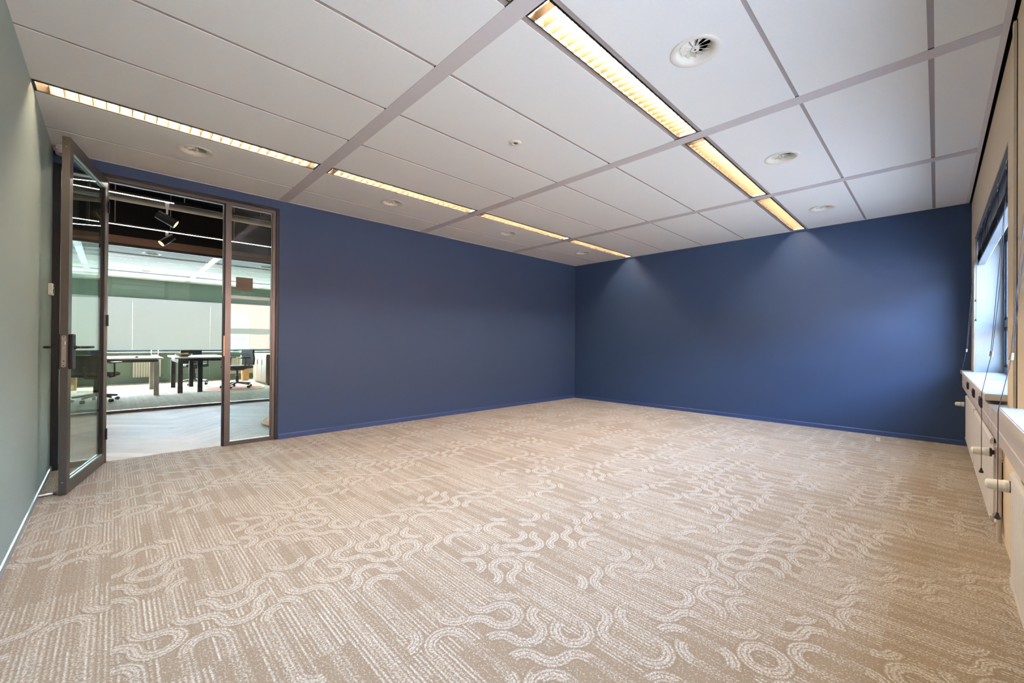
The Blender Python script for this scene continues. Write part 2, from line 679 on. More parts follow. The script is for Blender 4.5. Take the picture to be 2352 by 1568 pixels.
window(1, WX[0][0], WX[0][1], 1.32)
window(2, WX[1][0], WX[1][1], 4.955)

# window sills
def sill(a, b, label, cut):
    s = thing('window_sill', (a, -0.185, SILL - 0.036), label, 'window sill')
    L = b - a
    mbs = MB()
    mbs.box(0, L, -0.27, 0, 0.004, 0.036)
    mbs.build('board', 'sill', s)
    MB().box(0, L, 0.0005, 0.004, 0.002, 0.034).build('front_edge', 'sillcore', s)
    MB().box(-0.004, -0.0005, -0.2, 0.004, 0.002, 0.034).build('end_edge', 'sillcore', s)
    if cut:
        MB().box(cut - a - 0.002, cut - a + 0.002, -0.265, 0.0, 0.0355, 0.0365).build('joint_line', 'sillcore', s)


sill(3.41, XB - 0.002, 'long white window sill under the far window up to the blue wall', 4.95)
sill(-0.05, 2.695, 'white window sill under the near window at the right edge', None)

# ================================================================== CEILING
ceiling = struct('ceiling', MB().box(XL - 0.2, XB + 0.2, YO, YA, H + 0.28, H + 0.5), 'void',
                 'suspended ceiling of white panels with wide grey bands', 'ceiling')
BANDS = [(-0.485, -0.385), (1.30, 1.40), (3.085, 3.185), (4.88, 4.98)]
XCOL = [(XL, 1.30), (1.40, 3.085), (3.185, 4.88), (4.98, XB)]
YROW = [(4.572, YA), (3.96, 4.55), (3.195, 3.775), (2.59, 3.173), (1.995, 2.568), (1.405, 1.973),
        (0.626, 1.200), (0.036, 0.605), (-0.222, 0.012)]
RAILS = [(4.55, 4.572), (3.173, 3.195), (2.568, 2.59), (1.973, 1.995), (0.605, 0.626), (0.012, 0.036),
         (1.375, 1.405), (1.200, 1.226), (3.937, 3.96), (3.775, 3.795)]
DIFF = [(0.473, 4.262), (2.234, 4.262), (4.030, 4.262), (5.805, 4.262), (2.222, 0.902), (4.0, 0.905), (5.795, 0.912)]
SENSOR = (2.24, 2.29)
PT = 0.018
for (x0, x1) in XCOL:
    for (y0, y1) in YROW:
        hole = None
        for d in DIFF:
            if x0 < d[0] < x1 and y0 < d[1] < y1:
                hole = (d[0], d[1], 0.112)
        if x0 < SENSOR[0] < x1 and y0 < SENSOR[1] < y1:
            hole = (SENSOR[0], SENSOR[1], 0.03)
        if hole:
            link('ceiling_panel', hole_panel(x0, x1, y0, y1, PT, *hole), ceiling, (0, 0, H))
        else:
            MB().box(x0, x1, y0, y1, 0, PT).build('ceiling_panel', 'panel', ceiling, (0, 0, H))
for (x0, x1) in XCOL:
    for (y0, y1) in RAILS:
        MB().box(x0, x1, y0, y1, 0.003, 0.02).build('ceiling_rail', 'rail', ceiling, (0, 0, H))
for (x0, x1) in BANDS[1:]:
    b_ = MB().box(x0, x1, -0.222, YA, -0.002, 0.02).build('ceiling_beam', 'beam', ceiling, (0, 0, H))
    MB().box(x0 - 0.004, x0 - 0.0005, -0.222, YA, 0.001, 0.01).build('shadow_line', 'void', b_)
MB().box(XL, XB, -0.246, -0.222, -0.003, 0.02).build('ceiling_edge_trim', 'trim', ceiling, (0, 0, H))
MB().box(XL, XB, YA - 0.014, YA, -0.004, 0.0).build('ceiling_edge_trim', 'trim', ceiling, (0, 0, H))
MB().box(XB - 0.014, XB, -0.222, YA - 0.014, -0.004, 0.0).build('ceiling_edge_trim', 'trim', ceiling, (0, 0, H))


# ================================================================== LIGHT FITTINGS
def fitting(x0, x1, yc, label, group, tube='tube', nb=26, w=0.142, zc=H, lm='louvre'):
    L = x1 - x0
    r = thing('light_fitting', ((x0 + x1) / 2, yc, zc), label, 'ceiling light', group)
    h2 = L / 2
    hw = w / 2
    # housing: open channel
    m_ = MB()
    m_.box(-h2, h2, -hw, -hw + 0.002, 0.0, 0.095)
    m_.box(-h2, h2, hw - 0.002, hw, 0.0, 0.095)
    m_.box(-h2, -h2 + 0.002, -hw, hw, 0.0, 0.095)
    m_.box(h2 - 0.002, h2, -hw, hw, 0.0, 0.095)
    m_.box(-h2, h2, -hw, hw, 0.095, 0.098)
    m_.build('housing', 'white', r)
    # dark rim
    m_ = MB()
    k = 0.006
    for q in ((-h2, h2, -hw, -hw + k), (-h2, h2, hw - k, hw), (-h2, -h2 + k * 1.5, -hw + k, hw - k), (h2 - k * 1.5, h2, -hw + k, hw - k)):
        m_.box(q[0], q[1], q[2], q[3], -0.002, 0.006)
    m_.build('rim', 'blackmetal', r)
    # curved side mirrors
    for s in (-1, 1):
        m_ = MB()
        pf = []
        n = 6
        for i in range(n + 1):
            t = i / n
            pf.append((s * (hw - 0.007 - 0.034 * t * t), 0.003 + 0.085 * t))
        poly = pf + [(p[0] + s * 0.0012, p[1]) for p in reversed(pf)]
        m_.prism(poly, 0, -h2 + 0.004, h2 - 0.004)
        m_.build('side_mirror', lm, r, smooth=True)
    # tube
    MB().tube([(-h2 + 0.06, 0, 0.068), (h2 - 0.06, 0, 0.068)], 0.0135, 10).build('lamp_tube', tube, r, smooth=True)
    # cross blades, V shaped
    bw = hw - 0.009
    bm_ = MB()
    bm_.prism([(-0.0012, 0.003), (0.0012, 0.003), (0.006, 0.045), (0.0048, 0.045), (0, 0.008), (-0.0048, 0.045), (-0.006, 0.045)], 1, -bw, bw)
    me = bm_.mesh('louvre_blade', lm)
    for i in range(1, nb):
        link('louvre_blade', me, r, (-h2 + L * i / nb, 0, 0))
    return r


Y1 = 3.866
Y2 = 1.300
GRP = 'louvred strip lights in the office ceiling'
order = ['next to the green wall', 'second from the green wall', 'third from the green wall', 'ending at the end wall']
for i, (a, b) in enumerate([(XL + 0.004, 1.298), (1.402, 3.083), (3.187, 4.878), (4.982, XB - 0.02)]):
    fitting(a, b, Y1, 'lit louvred strip light in the row near the partition, ' + order[i], GRP)
lab2 = ['lit louvred strip light cut off by the top edge of the photo', 'large nearest lit strip light with glowing louvres, top centre',
        'lit louvred strip light between two round vents on the window side', 'lit louvred strip light meeting the end wall on the window side']
for i, (a, b) in enumerate([(XL + 0.004, 1.298), (1.402, 3.083), (3.187, 4.878), (4.982, XB - 0.02)]):
    fitting(a, b, Y2, lab2[i], GRP, nb=27)


# ================================================================== CEILING VENTS
def make_vent(loc, label, group, R=0.125):
    r = thing('ceiling_vent', loc, label, 'air vent', group)
    k = R / 0.125
    MB().lathe([(0.125 * k, 0.0), (0.1255 * k, -0.003), (0.122 * k, -0.005), (0.100 * k, -0.004), (0.090 * k, 0.004),
                (0.080 * k, 0.018), (0.074 * k, 0.034), (0.073 * k, 0.040), (0.0745 * k, 0.040), (0.088 * k, 0.012), (0.1 * k, 0.0), (0.125 * k, 0.0)], 40).build('dish', 'knob', r, smooth=True)
    MB().lathe([(0.0001, 0.010), (0.02 * k, 0.010), (0.0205 * k, 0.016), (0.02 * k, 0.034), (0.0001, 0.034)], 20).build('hub', 'knob', r, smooth=True)
    MB().lathe([(0.0001, 0.0085), (0.005 * k, 0.0085), (0.005 * k, 0.0105), (0.0001, 0.0105)], 10).build('hub_screw', 'blackmetal', r)
    MB().lathe([(0.074 * k, 0.039), (0.074 * k, 0.10), (0.0001, 0.10)], 24).build('air_duct', 'void', r)
    bm_ = MB()
    # twisted blade
    n = 4
    for s in range(n + 1):
        t = s / n
        rad = (0.018 + 0.056 * t) * k
        wd = (0.006 + 0.014 * t) * k
        bm_.v += [(rad, -wd, 0.014), (rad, -wd, 0.0155), (rad, wd, 0.0335), (rad, wd, 0.032)]
    for s in range(n):
        for q in range(4):
            a = s * 4 + q
            b = s * 4 + (q + 1) % 4
            bm_.f.append((a, b, b + 4, a + 4))
    bm_.f += [(0, 1, 2, 3), (n * 4 + 3, n * 4 + 2, n * 4 + 1, n * 4)]
    me = bm_.mesh('blade', 'knob')
    for q in range(11):
        link('blade', me, r, (0, 0, 0), 2 * PI * q / 11)
    return r


vl = ['round white ceiling vent nearest the open glass door', 'round white ceiling vent second from the door, over the blue wall',
      'round white ceiling vent third from the door', 'small round ceiling vent in the far corner of the blue walls',
      'large round vent beside the nearest strip light at top right', 'middle round vent of the three on the window side',
      'round vent on the window side closest to the end wall']
for d, lb in zip(DIFF, vl):
    make_vent((d[0], d[1], H), lb, 'round ceiling vents')

# motion sensor
ms = thing('motion_sensor', (SENSOR[0], SENSOR[1], H), 'tiny round white motion sensor in the middle of the ceiling', 'sensor')
MB().lathe([(0.028, 0.02), (0.028, -0.001), (0.045, -0.001), (0.045, -0.004), (0.041, -0.008), (0.026, -0.012), (0.021, -0.010), (0.020, 0.004)], 28).build('ring', 'knob', ms, smooth=True)
MB().lathe([(0.0205, 0.002), (0.017, -0.006), (0.009, -0.010), (0.0001, -0.011)], 20).build('lens', 'lens', ms, smooth=True)

# smoke detector by the door
sm = thing('smoke_detector', (-0.288, 4.955, H), 'white cylindrical smoke detector on the ceiling behind the open door', 'smoke detector')
MB().lathe([(0.072, 0.0), (0.072, -0.012), (0.066, -0.014), (0.064, -0.052), (0.060, -0.060), (0.050, -0.060)], 32).build('body', 'white', sm, smooth=True)
MB().lathe([(0.050, -0.058), (0.046, -0.063), (0.02, -0.066), (0.0001, -0.066)], 24).build('cover', 'cream', sm, smooth=True)
for q in range(10):
    MB().box(0.064, 0.0705, -0.004, 0.004, -0.030, -0.014).build('clip', 'white', sm, (0, 0, 0), 2 * PI * q / 10)

# ================================================================== GLASS PARTITION
gp = thing('glass_partition', (1.31, 5.13, 0), 'bronze framed glass partition with side panel beside the door opening', 'partition', kind='structure')
O = Vector((1.31, 5.13, 0))


def pbox(name, m, x0, x1, y0, y1, z0, z1, parent=gp, o=O):
    return MB().box(x0 - o.x, x1 - o.x, y0 - o.y, y1 - o.y, z0 - o.z, z1 - o.z).build(name, m, parent)


FY0, FY1 = 5.098, 5.165
pbox('outer_jamb', 'blackmetal', 1.284, 1.311, 5.082, 5.18, 0, 2.552)
pbox('outer_head', 'blackmetal', XL + 0.001, 1.284, 5.082, 5.18, 2.527, 2.552)
pbox('jamb', 'bronze', 1.254, 1.284, FY0, FY1, 0, 2.527)
pbox('head_rail', 'bronze', XL + 0.03, 1.254, FY0, FY1, 2.502, 2.527)
pbox('post', 'bronze', 0.822, 0.862, FY0, FY1, 0, 2.502)
pbox('post_rebate', 'blackmetal', 0.806, 0.822, FY0 + 0.02, FY1, 0, 2.502)
pbox('head_rebate', 'blackmetal', -0.04, 0.806, FY0 + 0.025, FY1, 2.494, 2.502)
pbox('hinge_post', 'bronze', -0.085, -0.04, FY0 + 0.012, FY1, 0, 2.502)
pbox('left_jamb', 'blackmetal', XL + 0.001, XL + 0.046, 5.082, 5.18, 0, 2.527)
pbox('bottom_rail', 'bronze', 0.862, 1.254, FY0, FY1, 0, 0.034)
pbox('bottom_rail', 'blackmetal', XL + 0.046, -0.085, FY0, FY1, 0, 0.05)
pbox('side_pane', 'clear', 0.862, 1.254, 5.128, 5.138, 0.034, 2.502)
pbox('narrow_pane', 'clear', XL + 0.046, -0.085, 5.128, 5.138, 0.05, 2.502)
for nm, q in (('glazing_bead', (0.862, 0.874, 0.034, 2.502)), ('glazing_bead', (1.242, 1.254, 0.034, 2.502)),
              ('glazing_bead', (0.874, 1.242, 2.49, 2.502)), ('glazing_bead', (0.874, 1.242, 0.034, 0.044))):
    pbox(nm, 'bronze', q[0], q[1], 5.108, 5.1275, q[2], q[3])
st = pbox('strike_plate', 'orange_metal', 0.812, 0.8215, FY0 + 0.004, FY0 + 0.0195, 0.93, 1.14)

# brown sign square on the side pane
sg = MB().box(-0.077, 0.077, 0, 0.004, -0.072, 0.072).build('door_sign', 'sign', None, (0.998, 5.1385, 1.69))
tag(sg, 'plain brown square sign stuck on the narrow glass side panel', 'sign')

# ------------------------------------------------------------------ the open door
door = thing('door_1', (-0.047, 5.096, 0.008), 'open bronze framed glass door swung against the green wall', 'door', rz=math.radians(-101.6), kind='structure')
DL, DH, DT = 0.90, 2.492, 0.04
ST = 0.062
RL = 0.085


def dbox(name, m, x0, x1, y0, y1, z0, z1, parent=door):
    return MB().box(x0, x1, y0, y1, z0, z1).build(name, m, parent)


dbox('stile', 'bronze', 0, ST, -DT, 0, 0, DH)
lead = dbox('stile', 'bronze', DL - ST, DL, -DT, 0, 0, DH)
dbox('top_rail', 'bronze', ST, DL - ST, -DT, 0, DH - RL, DH)
dbox('bottom_rail', 'bronze', ST, DL - ST, -DT, 0, 0, RL)
dbox('pane', 'green_glass', ST, DL - ST, -DT / 2 - 0.005, -DT / 2 + 0.005, RL, DH - RL)
for z0, z1 in ((RL, RL + 0.008), (DH - RL - 0.008, DH - RL)):
    dbox('glass_seal', 'edge_glass', ST, DL - ST, -DT / 2 + 0.006, -0.004, z0, z1)
    dbox('glass_seal', 'edge_glass', ST, DL - ST, -DT + 0.004, -DT / 2 - 0.006, z0, z1)
for x0, x1 in ((ST, ST + 0.008), (DL - ST - 0.008, DL - ST)):
    dbox('glass_seal', 'blackmetal', x0, x1, -DT / 2 + 0.006, -0.002, RL + 0.008, DH - RL - 0.008)
    dbox('glass_seal', 'blackmetal', x0, x1, -DT + 0.002, -DT / 2 - 0.006, RL + 0.008, DH - RL - 0.008)
# corner pins of the leading stile
for z in (0.085, DH - 0.07):
    MB().tube([(DL, -DT / 2, z), (DL + 0.0012, -DT / 2, z)], 0.004, 10).build('pin', 'steel', lead)
# mortise lock face plate
pl = MB()
pts = []
for k in range(13):
    a = PI * k / 12
    pts.append((-DT / 2 + 0.0115 * math.cos(a), 1.096 + 0.0115 * math.sin(a)))
for k in range(13):
    a = PI + PI * k / 12
    pts.append((-DT / 2 + 0.0115 * math.cos(a), 0.897 + 0.0115 * math.sin(a)))
fp = pl.prism(pts, 0, DL, DL + 0.002).build('lock_plate', 'steel', door)
MB().prism([(-DT / 2 - 0.006, 1.044), (-DT / 2 + 0.006, 1.044), (-DT / 2 + 0.006, 1.066), (-DT / 2 - 0.006, 1.066)], 0, DL + 0.002, DL + 0.011).build('latch_bolt', 'alu', fp)
MB().box(DL + 0.002, DL + 0.003, -DT / 2 - 0.006, -DT / 2 + 0.006, 1.018, 1.022).build('slot', 'white', fp)
for z, m_ in ((1.098, 'blackmetal'), (0.930, 'void'), (0.897, 'blackmetal')):
    MB().tube([(DL + 0.002, -DT / 2, z), (DL + 0.0026, -DT / 2, z)], 0.0035, 10).build('plate_screw', m_, fp)
# reader cases and levers on both faces
for s, y0 in ((1, 0.0), (-1, -DT)):
    ya, yb = (y0, y0 + 0.022) if s > 0 else (y0 - 0.022, y0)
    cs = MB().chbox(DL - 0.068, DL - 0.006, ya, yb, 0.872, 1.118, 0.004).build('lock_case', 'blackmetal', door)
    yo = y0 + s * 0.022
    lv = MB().tube([(DL - 0.036, yo, 1.025), (DL - 0.036, yo + s * 0.012, 1.025)], 0.013, 16).build('lever_rose', 'blackmetal', door, smooth=True)
    MB().tube([(DL - 0.036, yo + s * 0.01, 1.025), (DL - 0.036, yo + s * 0.052, 1.025), (DL - 0.042, yo + s * 0.062, 1.025),
               (DL - 0.055, yo + s * 0.066, 1.025), (DL - 0.165, yo + s * 0.066, 1.025)], [0.0085, 0.0085, 0.0088, 0.009, 0.0082], 14).build('lever', 'blackmetal', lv, smooth=True)
    MB().tube([(DL - 0.03, yo + s * 0.034, 1.025), (DL - 0.0265, yo + s * 0.034, 1.025)], 0.002, 8).build('lever_screw', 'steel', lv)
# hinges
for z in (0.25, 1.25, 2.25):
    MB().tube([(-0.006, 0.006, z - 0.05), (-0.006, 0.006, z + 0.05)], 0.007, 12).build('hinge', 'blackmetal', door, smooth=True)

# door stop
ds = thing('door_stop', (XL + 0.012, 4.235, 0.024), 'steel rod door stop with black rubber tip on the green wall skirting', 'door stop')
MB().tube([(0, 0, 0), (0.066, 0.006, 0.0)], 0.0085, 14).build('rod', 'steel', ds, smooth=True)
MB().tube([(0.066, 0.006, 0), (0.078, 0.007, 0)], 0.0095, 14).build('rubber_tip', 'black', ds, smooth=True)

# thermostat on the green wall
th = thing('thermostat', (XL, 4.86, 1.435), 'small white wall thermostat on the green wall beside the door', 'thermostat')
MB().chbox(0.0, 0.026, -0.045, 0.045, 0, 0.092, 0.003).build('case', 'knob', th)
for k in range(7):
    MB().box(0.006, 0.021, -0.0458, -0.0448, 0.034 + k * 0.0075, 0.037 + k * 0.0075).build('vent_slot', 'duct', th)
MB().box(0.010, 0.016, -0.0458, -0.0448, 0.010, 0.016).build('mark', 'led', th)
MB().chbox(0.026, 0.030, -0.03, 0.03, 0.012, 0.05, 0.001).build('display', 'black', th)
MB().tube([(0.026, 0, 0.074), (0.033, 0, 0.074)], 0.011, 16).build('dial', 'black', th, smooth=True)

# ================================================================== WINDOW SIDE EQUIPMENT
# parapet cable duct
YD = -0.195
cd_ = thing('cable_duct', (2.0, YW, 0.645), 'grey beige cable duct with socket outlets running under the window sills', 'cable duct')
x0, x1 = -0.05 - 2.0, XB - 0.003 - 2.0
MB().box(x0, x1, 0.0, YD - YW, 0.062, 0.127).build('upper_cover', 'duct', cd_)
MB().box(x0, x1, 0.0, YD - YW, 0.0, 0.057).build('lower_cover', 'duct', cd_)
MB().box(x0, x1, 0.0, YD - YW + 0.002, 0.057, 0.062).build('divider_strip', 'cream', cd_)
for xx, w_ in ((5.42, 0.16), (4.60, 0.155), (3.885, 0.155)):
    so = MB().chbox(xx - w_ / 2 - 2.0, xx + w_ / 2 - 2.0, YD - YW, YD - YW + 0.009, 0.064, 0.125, 0.003).build('socket', 'black', cd_)
    for k in (-0.037, 0.037):
        MB().tube([(xx + k - 2.0, YD - YW + 0.009, 0.0945), (xx + k - 2.0, YD - YW + 0.0105, 0.0945)], 0.02, 18).build('socket_cup', 'blackmetal', so, smooth=True)
for xx in (3.2, 3.42):
    MB().box(xx - 2.002, xx - 1.998, YD - YW, YD - YW + 0.0008, 0.0, 0.127).build('cover_joint', 'duct', cd_)
# top closure of the duct between the sills
MB().box(2.695 - 2.0, 3.41 - 2.0, 0.0, YD - YW, 0.127, 0.1295).build('duct_top', 'sill', cd_)


def radiator(xa, xb, label, near_valve):
    yf = -0.2135
    r = thing('radiator', (xa, yf, 0.0), label, 'radiator', 'panel radiators under the windows')
    L = xb - xa
    z0, z1 = 0.09, 0.566
    # fluted front panel
    m_ = MB()
    n = max(6, int(L / 0.033))
    poly = [(0.0, -0.012)]
    for k in range(n):
        a = 0.03 + (L - 0.06) * k / n
        p = (L - 0.06) / n
        poly += [(a, 0.0), (a + p * 0.55, 0.0), (a + p * 0.68, -0.004), (a + p * 0.87, -0.004)]
    poly += [(L - 0.03, 0.0), (L, -0.012), (L, -0.014), (0.0, -0.014)]
    m_.prism(poly, 2, z0 + 0.035, z1 - 0.035)
    m_.build('fluted_panel', 'cream', r)
    m_ = MB()
    m_.prism([(-0.014, z1 - 0.035), (0.001, z1 - 0.035), (0.001, z1 - 0.012), (-0.006, z1), (-0.014, z1)], 0, 0, L)
    m_.build('top_band', 'cream', r)
    m_ = MB()
    m_.prism([(-0.014, z0), (-0.006, z0), (0.001, z0 + 0.012), (0.001, z0 + 0.035), (-0.014, z0 + 0.035)], 0, 0, L)
    m_.build('bottom_band', 'cream', r)
    MB().box(0, L, -0.042, -0.03, z0 + 0.02, z1 - 0.015).build('rear_panel', 'duct', r)
    for q in (0.0, L - 0.003):
        MB().box(q, q + 0.003, -0.03, -0.0145, z0 + 0.03, z1 - 0.03).build('side_plate', 'cream', r)
    for q in (0.2, L - 0.2):
        MB().box(q, q + 0.03, -0.047, -0.042, z0 + 0.05, z1 - 0.05).build('wall_bracket', 'cream', r)
    return r


def valve_head(name, loc, label, k=1.0, parent=None):
    """thermostatic head, axis along +y"""
    r = thing(name, loc, label, 'radiator valve', 'thermostatic radiator valves')
    def yl(prof, nm, m_, n=28, fl=0):
        mb2 = MB()
        b = 0
        for (rad, y) in prof:
            for q in range(n):
                a = 2 * PI * q / n
                rr = rad * (1 - (0.035 if (fl and q % 2) else 0))
                mb2.v.append((rr * math.cos(a), y, rr * math.sin(a)))
        for i in range(len(prof) - 1):
            for q in range(n):
                a = i * n + q
                c = i * n + (q + 1) % n
                mb2.f.append((a, c, c + n, a + n))
        mb2.f.append(tuple(range(n)))
        mb2.f.append(tuple((len(prof) - 1) * n + q for q in range(n)))
        return mb2.build(nm, m_, r, smooth=not fl)
    yl([(0.013, -0.016), (0.013, -0.004)], 'union_nut', 'black')
    yl([(0.021 * k, -0.006), (0.024 * k, -0.004), (0.024 * k, 0.002), (0.021 * k, 0.004)], 'collar', 'black')
    yl([(0.0225 * k, 0.004), (0.0242 * k, 0.006), (0.0242 * k, 0.022), (0.0235 * k, 0.0235)], 'scale_ring', 'knob')
    yl([(0.0225 * k, 0.0235), (0.0215 * k, 0.045), (0.0195 * k, 0.066)], 'grip', 'knob', 48, 1)
    yl([(0.0195 * k, 0.066), (0.0165 * k, 0.071), (0.008 * k, 0.074), (0.001, 0.0745)], 'cap', 'knob')
    for q in range(5):
        a = PI * 0.75 + q * 0.22
        MB().box(-0.0012, 0.0012, 0.009, 0.017, 0.0, 0.0006).build('scale_mark', 'duct', r, (0.0243 * k * math.cos(a), 0, 0.0243 * k * math.sin(a)))
    return r


radiator(5.17, 6.52, 'cream panel radiator farthest away, beside the blue end wall', True)
radiator(3.60, 5.07, 'cream fluted radiator under the far window, in the middle of three', True)
radiator(0.75, 2.69, 'cream fluted radiator nearest the camera, cut off at right', True)
valve_head('thermostatic_valve', (6.585, -0.213, 0.462), 'cream thermostatic valve in front of the dark blue wall')
valve_head('thermostatic_valve', (3.545, -0.211, 0.492), 'ivory thermostatic valve on the standing pipe tee')
valve_head('thermostatic_valve', (2.745, -0.221, 0.488), 'large ivory thermostatic valve nearest the camera', 1.06)

# standing pipe with tee
sp_ = thing('heating_pipe', (3.545, -0.2425, 0), 'cream heating pipe standing on the carpet between two radiators', 'pipe')
MB().tube([(0, 0, 0), (0, 0, 0.46)], 0.0105, 16).build('riser', 'duct', sp_, smooth=True)
MB().lathe([(0.0105, 0.445), (0.015, 0.445), (0.015, 0.452), (0.013, 0.452), (0.013, 0.458), (0.0165, 0.46), (0.0165, 0.475), (0.014, 0.478),
            (0.014, 0.508), (0.017, 0.512), (0.017, 0.528), (0.011, 0.53)], 18).build('tee', 'duct', sp_, smooth=True)
MB().tube([(0, 0, 0.492), (0, 0.022, 0.492)], 0.010, 14).build('tee_branch', 'duct', sp_, smooth=True)
MB().lathe([(0.0001, 0), (0.0125, 0), (0.0125, 0.01), (0.0001, 0.01)], 16, (0, 0, 0)).build('nut', 'duct', sp_)
sp_.children[-1].rotation_euler = (-PI / 2, 0, 0)
sp_.children[-1].location = (0, 0.012, 0.492)
MB().tube([(0, 0, 0.525), (0, 0, 0.56), (0.012, 0.0, 0.585), (0.035, 0.006, 0.592), (0.056, 0.012, 0.592)], 0.0095, 14).build('elbow', 'duct', sp_, smooth=True)
sp2 = thing('floor_pipe', (3.57, -0.232, 0.0), 'short grey return pipe low at the radiator corner', 'pipe')
MB().tube([(0.04, 0.004, 0.125), (0.0, 0.004, 0.12), (-0.018, -0.004, 0.1)], 0.009, 12).build('return_bend', 'duct', sp2, smooth=True)
MB().box(-0.012, 0.02, -0.012, 0.012, 0.10, 0.14).build('lockshield', 'steel', sp2)


# ------------------------------------------------------------------ venetian blinds
def blind(xa, xb, zb, label, group, ladders, lift_x, tilt_x=None):
    """navy venetian blind gathered at the window head"""
    yc = -0.308
    r = thing('venetian_blind', (xa, yc, HEAD), label, 'window blind', group)
    L = xb - xa
    MB().chbox(0, L, -0.028, 0.028, -0.045, -0.004, 0.003).build('head_rail', 'slat', r)
    # slats: loose ones hang apart, the rest stack tightly on the bottom rail
    sm_ = MB()
    pr = []
    for k in range(7):
        t = k / 6 * 2 - 1
        pr.append((t * 0.0245, 0.0032 * (1 - t * t)))
    sm_.prism(pr + [(a, b - 0.0012) for a, b in reversed(pr)], 0, 0.004, L - 0.004)
    me = sm_.mesh('slat', 'slat')
    bot = zb - HEAD
    zs = [bot + 0.020 + k * 0.0048 for k in range(19)]
    top = zs[-1]
    nloose = 6
    zs += [top + (-0.052 - top) * (k + 1) / (nloose + 1) for k in range(nloose)]
    for k, z in enumerate(zs):
        o = link('slat', me, r, (0, 0, z))
        if k >= 19:
            o.rotation_euler = (math.radians(-10), 0, 0)
    MB().chbox(0.002, L - 0.002, -0.026, 0.026, bot, bot + 0.016, 0.003).build('bottom_rail', 'slatgrey', r)
    for lx in ladders:
        x = lx - xa
        for y in (-0.0262, 0.0262):
            MB().tube([(x, y, -0.045), (x, y, top), (x, y * 1.25, (top + bot) / 2), (x, y, bot + 0.01)], 0.0014, 6).build('ladder_cord', 'cord', r)
        MB().box(x - 0.022, x + 0.022, 0.0285, 0.030, -0.030, -0.018).build('cord_clip', 'white', r)
        MB().box(x - 0.02, x + 0.02, 0.0285, 0.030, -0.066, -0.056).build('cord_clip', 'white', r)
        MB().tube([(x, 0.027, bot + 0.012), (x, 0.029, bot + 0.012)], 0.006, 10).build('cord_button', 'steel', r)
    # lift cords draped over the sill edge
    x = lift_x - xa
    zk = 1.045 - HEAD
    ysill = -0.176 - yc
    yk = -0.176 - 0.036 - yc
    p0 = Vector((x + 0.02, 0.032, -0.04))
    pk = Vector((x, yk, zk))
    MB().tube([p0, pk + Vector((0.004, 0.002, 0.012))], 0.0013, 6).build('lift_cord', 'cord', r)
    MB().tube([p0 + Vector((0.10, 0, 0)), p0 * 0.4 + pk * 0.6 + Vector((0.05, -0.012, 0)), pk + Vector((-0.003, -0.002, 0.012))], 0.0013, 6).build('lift_cord', 'cord', r)
    MB().tube([pk + Vector((0, 0, 0.014)), pk + Vector((0, 0.002, -0.014))], [0.0062, 0.0068], 14).build('cord_joiner', 'steel', r, smooth=True)
    zend = 0.40 - HEAD
    MB().tube([pk + Vector((0, 0.002, -0.012)), (x, ysill - 0.003, SILL + 0.012 - HEAD), (x, ysill, SILL - 0.01 - HEAD), (x, ysill + 0.001, zend)], 0.0013, 6).build('pull_cord', 'cord', r)
    MB().lathe([(0.0001, 0.004), (0.004, 0.004), (0.0048, -0.004), (0.0095, -0.016), (0.0098, -0.020), (0.006, -0.023), (0.0001, -0.023)], 16, (x, ysill + 0.001, zend)).build('tassel', 'black', r, smooth=True)
    if tilt_x:
        for dx, z in ((0.0, 1.545), (-0.012, 1.352)):
            x = tilt_x - xa + dx
            MB().tube([(x, 0.036, -0.03), (x, 0.040, z - HEAD)], 0.0012, 6).build('tilt_cord', 'cord', r)
            MB().lathe([(0.0001, 0.006), (0.004, 0.006), (0.005, 0.0), (0.009, -0.013), (0.009, -0.016), (0.0001, -0.018)], 14, (x, 0.040, z - HEAD)).build('tilt_tassel', 'black', r, smooth=True)
    return r


BG = 'navy venetian blinds pulled up at the windows'
blind(4.975, 6.225, 1.90, 'pulled up navy venetian blind in the window half next to the blue wall', BG, (5.15, 5.55, 6.05), 6.50 - 0.28, 6.12)
blind(3.45, 4.945, 1.90, 'pulled up navy venetian blind in the window half next to the pier', BG, (3.7, 4.2, 4.75), 3.50)
blind(1.34, 2.66, 1.90, 'pulled up navy venetian blind of the near window, only its cord in view', BG, (1.5, 2.0, 2.5), 2.61)

# ================================================================== CORRIDOR BEYOND THE PARTITION
XC0, XC1 = -3.2, 5.2
struct('corridor_floor', MB().box(XC0, XC1, 5.17, YP + 0.05, -0.06, -0.009), 'sub', 'grey oak herringbone floor of the corridor', 'floor')
cf = bpy.data.objects['corridor_floor']
# herringbone planks
PLW, PLL = 0.145, 0.87
me = MB().box(0, PLL - 0.002, 0, PLW - 0.002, 0, 0.008).mesh('plank', 'plank')
cnt = 0
ang = math.radians(45)
n6 = int(round(PLL / PLW))
spots = []
for i in range(-60, 60):
    for j in range(-6, 7):
        spots.append((i * PLW + j * 2 * PLL, i * PLW, 0))
        spots.append((i * PLW + PLL + j * 2 * PLL, (i + 1) * PLW - PLL, 90))
for (px, py, a) in spots:
    ca, sa = math.cos(ang), math.sin(ang)
    if a == 0:
        cx_, cy_ = px + PLL / 2, py + PLW / 2
    else:
        cx_, cy_ = px + PLW / 2, py + PLL / 2
    wx = cx_ * ca - cy_ * sa + 0.6
    wy = cx_ * sa + cy_ * ca + 6.8
    if -1.25 < wx < 2.75 and 4.85 < wy < YP + 0.3:
        ox = px * ca - py * sa + 0.6
        oy = px * sa + py * ca + 6.8
        if a == 90:
            ox += PLW * ca
            oy += PLW * sa
        if cnt < 290:
            link('plank', me, cf, (ox, oy, -0.009), ang + math.radians(a))
            cnt += 1
